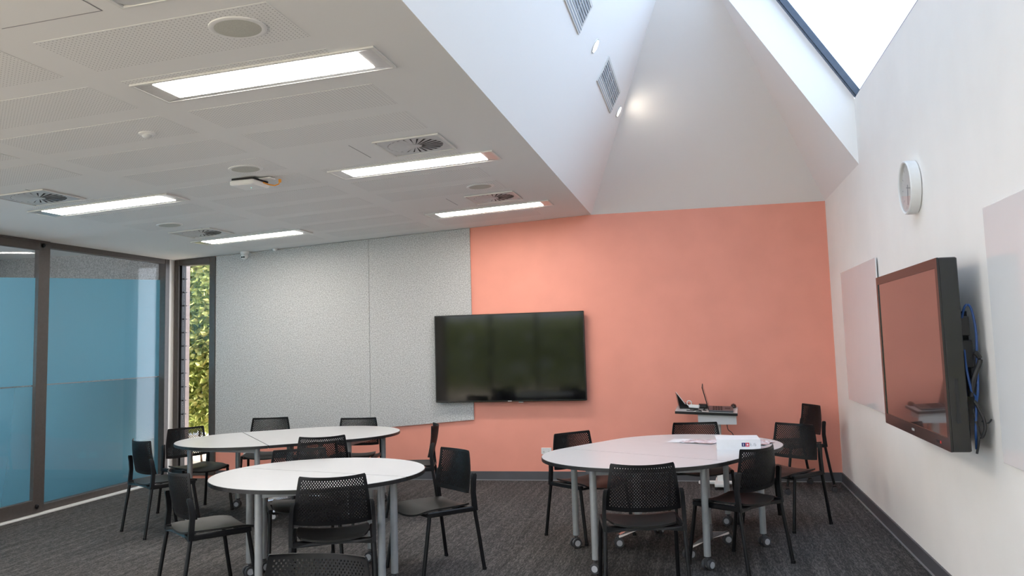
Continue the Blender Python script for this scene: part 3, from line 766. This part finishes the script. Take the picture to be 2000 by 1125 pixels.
def make_chair(name, castors=False):
    t = thing(name, 'x', 'chair', group='black perforated-back chairs')
    dz = 0
    seat_mesh().build('seat', 'black_seat', t, True)
    backrest_mesh().build('backrest', 'black', t, True)
    for s in (-1, 1):
        # plastic upright gripping the back edge
        flat_bar([(s*.240, -.190, .405, .9), (s*.241, -.186, .46, .8), (s*.240, -.180, .53, .75), (s*.236, -.186, .60, .8), (s*.231, -.194, .642, .85), (s*.225, -.198, .655, .5)], .022, .040).build('upright', 'black', t, True)
        MB().bbox((s*.236-.015, -.205, .402), (s*.236+.015, .190, .436), .006).build('side_rail', 'tube', t)
        fz = .055 if castors else 0
        MB().tube([(s*.238, -.188, .42), (s*.246, -.222, .20), (s*.253, -.250, fz+.004)], .0135, 12).build('leg', 'tube', t, True)
        MB().tube([(s*.238, .170, .42), (s*.246, .205, .20), (s*.252, .237, fz+.004)], .0135, 12).build('leg', 'tube', t, True)
        for y in (-.250, .237):
            if castors:
                c = MB().box((s*.253-.012, y-.014, .03), (s*.253+.012, y+.014, .062)).build('castor', 'black', t)
                for q in (-1, 1):
                    MB().lathe([(.026, -.008), (.027, 0), (.026, .008)], 16).xform(Matrix.Translation((s*.253+q*.015, y, .028)) @ Matrix.Rotation(PI/2, 4, 'Y')).build('wheel', 'castor', c)
            else:
                MB().cyl((s*.253, y), .0158, .015, 0, .02, 12).build('foot_cap', 'tube', t)
    MB().loft([[(-.235, -.205, .398), (-.12, -.19, .404), (.12, -.19, .404), (.235, -.205, .398), (.235, -.12, .400), (-.235, -.12, .400)], [(-.235, -.205, .425), (-.12, -.185, .419), (.12, -.185, .419), (.235, -.205, .425), (.235, -.12, .420), (-.235, -.12, .420)]]).build('cross_bar', 'tube', t)
    MB().bbox((-.225, .150, .398), (.225, .172, .414), .004).build('cross_bar', 'tube', t)
    return t
ch0 = make_chair('stacking_chair')
CH = [  # centre x, y, facing angle, label
    (-4.69, 6.88, 57, 'black chair standing alone beside the blue frosted glass door'),
    (-4.892, 7.712, -27, 'black chair in front of the louvre window, by the far left table'),
    (-4.645, 8.68, -72, 'black chair behind the far left table, left of two facing the room'),
    (-3.58, 8.53, -83, 'black chair behind the far left table, right of two facing the room'),
    (-3.29, 7.13, 115, 'black chair with its back to us between the two left tables, at the far table'),
    (-2.70, 7.86, 195, 'black chair seen edge on at the right end of the far left table'),
    (-2.886, 5.913, -58, 'black chair tucked behind the near round table, facing us'),
    (-3.155, 5.125, 50, 'black chair seen from the side at the left of the near round table'),
    (-2.237, 5.0, 113, 'black chair with its back to us in front of the near round table'),
    (-1.395, 2.79, -90, 'foreground black chair of which only the back top shows at the bottom edge'),
    (-1.885, 5.90, 228, 'black chair at the right of the near round table, facing left'),
    (-.93, 7.01, -41, 'black chair at the left end of the right table, beside the wall outlet'),
    (-.05, 7.71, -81, 'black chair behind the right table, in front of the lectern'),
    (.62, 7.57, 228, 'black chair at the right end of the right table, angled towards it'),
    (-.415, 5.53, 100.6, 'black chair in front of the right table with its back square to us'),
    (.195, 6.246, 142, 'black chair at the near right of the right table, seen obliquely from behind'),
]
for i, (x, y, a, l) in enumerate(CH):
    o = ch0 if i == 0 else dup(ch0)
    o.location = (x, y, 0); o.rotation_euler = (0, 0, math.radians(a-90)); o['label'] = l
cc = make_chair('castor_chair', True)
cc.location = (.90, 9.24, .03); cc.rotation_euler = (0, 0, math.radians(200-90))
cc.location.z = 0; cc['label'] = 'black chair on castors in the corner between coral and white walls'
for ch in cc.children:
    if ch.name.split('.')[0] in ('seat', 'backrest', 'upright', 'side_rail', 'cross_bar'): ch.location.z += .035
    if ch.name.split('.')[0] == 'leg': ch.scale.z = 1.0; ch.location.z += .02

# ------------------------------------------------------------------ tables
TR, TZ = .71, .72
def arc(n=36):
    return [(TR*math.cos(PI*k/n), -TR*math.sin(PI*k/n)) for k in range(n+1)]   # half disc, straight side on v = 0
def inset(poly, d):
    cx = sum(p[0] for p in poly)/len(poly); cy = sum(p[1] for p in poly)/len(poly)
    out = []
    n = len(poly)
    for i in range(n):
        a, b, c = Vector(poly[i-1]), Vector(poly[i]), Vector(poly[(i+1) % n])
        e1, e2 = (b-a).normalized(), (c-b).normalized()
        n1, n2 = Vector((-e1.y, e1.x)), Vector((-e2.y, e2.x)); nn = (n1+n2).normalized()
        k = max(.5, nn.dot(n1)); q = b+nn*(d/k)
        if (Vector((cx, cy))-b).dot(q-b) < 0: q = b-nn*(d/k)
        out.append((q.x, q.y))
    return out
def table_top(t, poly, top=None):
    MB().prism(poly, TZ-.026, TZ-.0022).build('edge_band', 'edge', t)
    MB().prism(top or [(x*.997, y) for x, y in poly], TZ-.0022, TZ).build('top', 'laminate', t)
def castor(parent, x, y, rot=0):
    c = MB().box((-.012, -.02, .035), (.012, .022, .075)); c.cyl((0, 0), .012, .012, .07, .095, 10)
    R = Matrix.Translation((x, y, 0)) @ Matrix.Rotation(rot, 4, 'Z')
    o = c.xform(R).build('castor', 'castor', parent)
    for q in (-1, 1):
        MB().lathe([(.034, -.010), (.037, -.006), (.037, .006), (.034, .010)], 22).xform(R @ Matrix.Translation((q*.023, .006, .037)) @ Matrix.Rotation(PI/2, 4, 'Y')).build('wheel', 'castor', o, True)
        MB().lathe([(.022, -.012), (.022, .012)], 18).xform(R @ Matrix.Translation((q*.0235, .006, .037)) @ Matrix.Rotation(PI/2, 4, 'Y')).build('hub_cap', 'hub', o)
    return o
def make_dtable():
    t = thing('half_round_table', 'x', 'table', group='half round white tables')
    poly = [(x, y) for x, y in arc()]
    poly = [(TR-.0008, -.0008)] + poly[1:-1] + [(-TR+.0008, -.0008)]
    table_top(t, poly, [(x*.9955, min(y*.9955, -.0008)) for x, y in poly])
    legs = [(-.555, -.065), (.555, -.065), (0, -.57)]
    for a, b in ((0, 1), (0, 2), (1, 2)):
        p, q = Vector(legs[a]), Vector(legs[b]); e = (q-p).normalized(); n = Vector((-e.y, e.x))*.012
        MB().slab([(*(p-n), TZ-.075), (*(p+n), TZ-.075), (*(q+n), TZ-.075), (*(q-n), TZ-.075)], (0, 0, .048)).build('apron_bar', 'grey_metal', t)
    for x, y in legs:
        MB().cyl((x, y), .024, .024, .092, TZ-.027, 20).build('leg', 'grey_metal', t, True)
        castor(t, x, y, math.atan2(y+.2, x)+random.uniform(-.6, .6))
    return t
def make_rtable():
    t = thing('flip_top_table', 'x', 'table', group='rectangular flip top tables')
    RL = .69; BV = .39
    table_top(t, [(-TR, .0008), (TR, .0008), (TR, RL-.0008), (-TR, RL-.0008)])
    MB().box((-.32, RL/2-.03, TZ-.066), (.32, RL/2+.03, TZ-.027)).build('cross_beam', 'grey_metal', t)
    for s in (-1, 1):
        x = s*.30
        MB().cyl((x, BV), .032, .032, .13, TZ-.066, 20).build('column', 'grey_metal', t, True)
        MB().box((x-.03, .12, TZ-.05), (x+.03, RL-.06, TZ-.027)).build('top_plate', 'grey_metal', t)
        foot = MB().cyl((x, BV), .036, .036, .085, .20, 20).build('foot', 'chrome', t, True)
        for q in (-1, 1):
            MB().loft([[(x-.024, BV+q*.02, .09), (x+.024, BV+q*.02, .09), (x+.018, BV+q*.02, .135), (x-.018, BV+q*.02, .135)],
                       [(x-.018, BV+q*.29, .072), (x+.018, BV+q*.29, .072), (x+.012, BV+q*.29, .088), (x-.012, BV+q*.29, .088)]]).build('arm', 'chrome', foot)
            castor(t, x, BV+q*.28, random.uniform(-1, 1))
    return t
dt = make_dtable(); rt = make_rtable()
def place_set(mid, u, rect, labels, first):
    ang = math.atan2(u[1], u[0]); v = Vector((-math.sin(ang), math.cos(ang)))
    a = dt if first else dup(dt); a.location = (*(Vector(mid)-v*.008), 0); a.rotation_euler = (0, 0, ang); a['label'] = labels[0]
    k = .69 if rect else 0
    b = dup(dt); m2 = Vector(mid)+v*k; b.location = (*m2, 0); b.rotation_euler = (0, 0, ang+PI); b['label'] = labels[1]
    if rect:
        c = rt if rect == 1 else dup(rt); c.location = (*mid, 0); c.rotation_euler = (0, 0, ang); c['label'] = labels[2]
place_set((-.467, 6.39), (1.077, -.615), 1, ['half round white table forming the near left end of the right table group', 'half round white table at the far right end, holding the white binder',
          'rectangular white flip top table in the middle of the right table group, on alloy feet'], True)
place_set((-4.165, 7.545), (.89, -1.126), 2, ['half round white table at the left end of the far left group', 'half round white table forming the right end of the far left table group',
          'rectangular white flip top table in the middle of the far left table group'], False)
place_set((-2.555, 5.495), (1.354, -.35), 0, ['near half of the round white table in the left foreground', 'far half of the round white table in the left foreground'], False)

# ------------------------------------------------------------------ things on the right table
t = thing('ring_binder', 'white ring binder lying on its side with a navy and pink spine label', 'binder', (.24, 6.625, TZ), math.radians(1.5))
MB().box((-.157, .004, 0), (.157, .285, .0035)).build('cover', 'paper', t)
MB().box((-.157, .004, .0715), (.157, .285, .075)).build('cover', 'paper', t)
MB().box((-.157, 0, 0), (.157, .004, .075)).build('spine', 'paper', t)
MB().box((-.150, .02, .0037), (.150, .275, .045)).build('page_block', 'sleeve', t)
lab = MB().box((.020, -.0008, .022), (.110, -.0001, .052)).build('spine_label', 'paper', t)
MB().box((.022, -.0014, .023), (.049, -.0007, .051)).build('navy_block', 'navy', lab)
MB().box((.050, -.0014, .023), (.077, -.0007, .051)).build('pink_block', 'pink', lab)
MB().box((.033, -.0018, .029), (.037, -.0013, .045)).build('print_mark', 'paper', lab)
MB().box((.058, -.0018, .031), (.069, -.0013, .043)).build('print_mark', 'paper', lab)
for i, (x, a, b) in enumerate(((.083, .028, .050), (.088, .024, .044), (.100, .026, .034), (.108, .030, .048), (.116, .024, .050), (.122, .028, .040))):
    MB().box((x, -.0012, a), (x+.0022, -.0003, b)).build('print_line', 'ink', lab)
def sheet(name, label, pts, m, z, wave=.004):
    # crumpled thin sheet through a quad
    n = 8; mb = MB(); P = [Vector(p) for p in pts]
    rnd = random.Random(len(label))
    hs = [[rnd.uniform(0, wave) for _ in range(n+1)] for _ in range(n+1)]
    c = sum(P, Vector((0, 0)))/4
    for s in (0, 1):
        for j in range(n+1):
            for i in range(n+1):
                a = P[0].lerp(P[1], i/n); b = P[3].lerp(P[2], i/n); q = a.lerp(b, j/n)-c
                mb.v.append((q.x, q.y, hs[j][i]+.0012-(.0008 if s else 0)))
    k = (n+1)**2
    for j in range(n):
        for i in range(n):
            q = (j*(n+1)+i, j*(n+1)+i+1, (j+1)*(n+1)+i+1, (j+1)*(n+1)+i)
            mb.f.append(q); mb.f.append(tuple(x+k for x in q[::-1]))
    o = mb.build(name, m, None); o.location = (c.x, c.y, z); tag(o, label, 'paper', 'papers on the right table'); return o
sheet('plastic_sleeve', 'clear plastic document sleeve lying left of the binder', [(-.20, 7.06), (.05, 6.95), (.16, 7.20), (-.10, 7.28)], 'sleeve', TZ, .010)
sheet('paper_sheet', 'loose white paper furthest left on the right table', [(-.30, 7.10), (-.12, 7.05), (-.05, 7.30), (-.25, 7.34)], 'paper', TZ, .002)
sheet('plastic_sleeve', 'clear plastic document sleeve lying right of the binder near the table end', [(.43, 6.86), (.53, 7.05), (.40, 7.30), (.27, 7.15)], 'sleeve', TZ, .010)
rb = MB(); ring = [(.045*math.cos(2*PI*k/20), .035*math.sin(2*PI*k/20), .0055) for k in range(21)]
rb = rb.tube(ring, .004, 6).build('rubber_band', 'yellow', None, True); rb.location = (.30, 7.48, TZ-.0015); tag(rb, 'small yellow ring lying at the far edge of the right table', 'ring')

# ------------------------------------------------------------------ lectern and what stands on it
LZ = .80
LX, LY, LA = .035, 9.36, math.radians(-3)
LTILT = Matrix.Rotation(math.radians(4), 4, 'X') @ Matrix.Rotation(math.radians(2.5), 4, 'Y')
LM = Matrix.Translation((LX, LY, LZ)) @ Matrix.Rotation(LA, 4, 'Z') @ LTILT
t = thing('mobile_lectern', 'small mobile lectern with white top and black edge against the coral wall', 'lectern', (LX, LY, 0), LA)
LTM = Matrix.Translation((0, 0, LZ)) @ LTILT
MB().box((-.315, -.21, -.028), (.315, .21, -.002)).xform(LTM).build('edge_band', 'edge', t)
MB().box((-.313, -.208, -.002), (.313, .208, 0)).xform(LTM).build('top', 'laminate', t)
MB().box((-.085, -.175, LZ-.145), (.300, -.160, LZ-.035)).build('modesty_panel', 'laminate', t)
MB().box((-.07, -.16, LZ-.10), (.29, .10, LZ-.045)).build('drawer_box', 'laminate', t)
MB().bbox((.07, -.03, .06), (.135, .03, LZ-.040), .006).build('column', 'trim', t)
ft = MB().bbox((.05, -.22, .03), (.155, .22, .065), .006).build('foot', 'trim', t)
MB().bbox((-.12, -.03, .03), (.30, .03, .06), .006).build('foot_bar', 'trim', ft)
for x, y in ((.06, -.19), (.145, -.19), (.06, .19), (.145, .19)): castor(t, x, y) if False else MB().lathe([(.018, -.01), (.018, .01)], 14).xform(Matrix.Translation((x, y, .018)) @ Matrix.Rotation(PI/2, 4, 'Y')).build('wheel', 'castor', t)
cable([(.20, -.10, LZ-.14), (.21, -.12, LZ-.20), (.25, -.12, LZ-.24), (.27, -.10, LZ-.32), (.20, -.05, .3), (.15, .0, .12)], .004, 'key').build('cable', 'key', t, True)
def onlect(name, label, cat, x, y, rz=0):
    o = thing(name, label, cat); o.matrix_world = LM @ Matrix.Translation((x, y, 0)) @ Matrix.Rotation(rz, 4, 'Z'); return o
t = onlect('laptop', 'open dark laptop seen from the side on the lectern', 'laptop', .14, -.035, math.radians(92))
# local: +y away from the user, user sits at -y
base = MB().bbox((-.16, -.128, .001), (.16, .120, .019), .004).build('base', 'silver', t)
for r in range(4):
    for c in range(11):
        MB().box((-.138+c*.025, -.02+r*.026, .019), (-.118+c*.025, -.001+r*.026, .0215)).build('key', 'key', base)
MB().box((-.045, -.10, .019), (.045, -.045, .0195)).build('touchpad', 'key', base)
lid = MB().bbox((-.16, -.004, 0), (.16, .004, .245), .003).xform(Matrix.Translation((0, .118, .017)) @ Matrix.Rotation(math.radians(-16), 4, 'X')).build('lid', 'key', t)
MB().box((-.148, -.0052, .012), (.148, -.004, .232)).xform(Matrix.Translation((0, .118, .017)) @ Matrix.Rotation(math.radians(-16), 4, 'X')).build('display', 'screen', lid)
t = onlect('desk_phone', 'black wedge shaped desk console with white edge at the left of the lectern', 'console', -.213, .03, math.radians(10))
MB().slab([(-.075, -.07, .001), (.115, -.07, .001), (.10, -.07, .022), (-.02, -.07, .05), (-.10, -.07, .155), (-.108, -.07, .150)], (0, .15, 0)).build('body', 'bezel', t)
MB().slab([(-.018, -.071, .053), (-.100, -.071, .158), (-.104, -.071, .156), (-.022, -.071, .050)], (0, .152, 0)).build('screen_edge', 'plastic', t)
t = onlect('power_adapter', 'white adapter box with a looped white lead on the lectern', 'adapter', -.125, -.08, math.radians(-10))
MB().bbox((-.055, -.022, .022), (.055, .022, .052), .005).build('body', 'plastic', t)
MB().box((-.04, -.02, .0), (.04, .02, .022)).build('stand', 'key', t)
cable([(-.055, 0, .04), (-.075, 0, .055), (-.07, 0, .085), (-.045, 0, .090), (-.03, 0, .075), (-.03, 0, .05)], .005, 'plastic').build('lead', 'plastic', t, True)
t = onlect('dock_box', 'small black dock box behind the laptop screen', 'dock', -.042, .06)
MB().bbox((-.045, -.035, .0), (.045, .035, .042), .005).build('body', 'key', t)
MB().box((-.03, -.0355, .02), (.03, -.0345, .03)).build('port_strip', 'silver', t)
t = onlect('computer_mouse', 'black mouse at the right rear of the lectern', 'mouse', .27, .165)
MB().loft([[(.03*math.cos(2*PI*k/16)*s, .055*math.sin(2*PI*k/16)*s, z) for k in range(16)] for s, z in ((.9, .001), (1, .008), (.97, .02), (.8, .032), (.45, .038), (.1, .0395))]).build('shell', 'bezel', t, True)
MB().box((-.004, .018, .034), (.004, .034, .041)).build('scroll_wheel', 'silver', t)
for i, (pts, l) in enumerate((([(-.20, -.15, .004), (-.14, -.17, .004), (-.09, -.14, .010), (-.05, -.16, .004), (-.10, -.19, .004), (-.04, -.19, .004)], 'thin black cable tangled in front of the dock box'),
                              ([(-.02, .0, .004), (-.03, -.05, .004), (-.015, -.08, .012), (-.03, -.11, .004), (-.005, -.13, .004)], 'thin black cable beside the laptop hinge'))):
    t = onlect('loose_cable', l, 'cable', 0, 0); t['group'] = 'cables on the lectern'
    cable(pts, .004, 'key').build('lead', 'key', t, True)
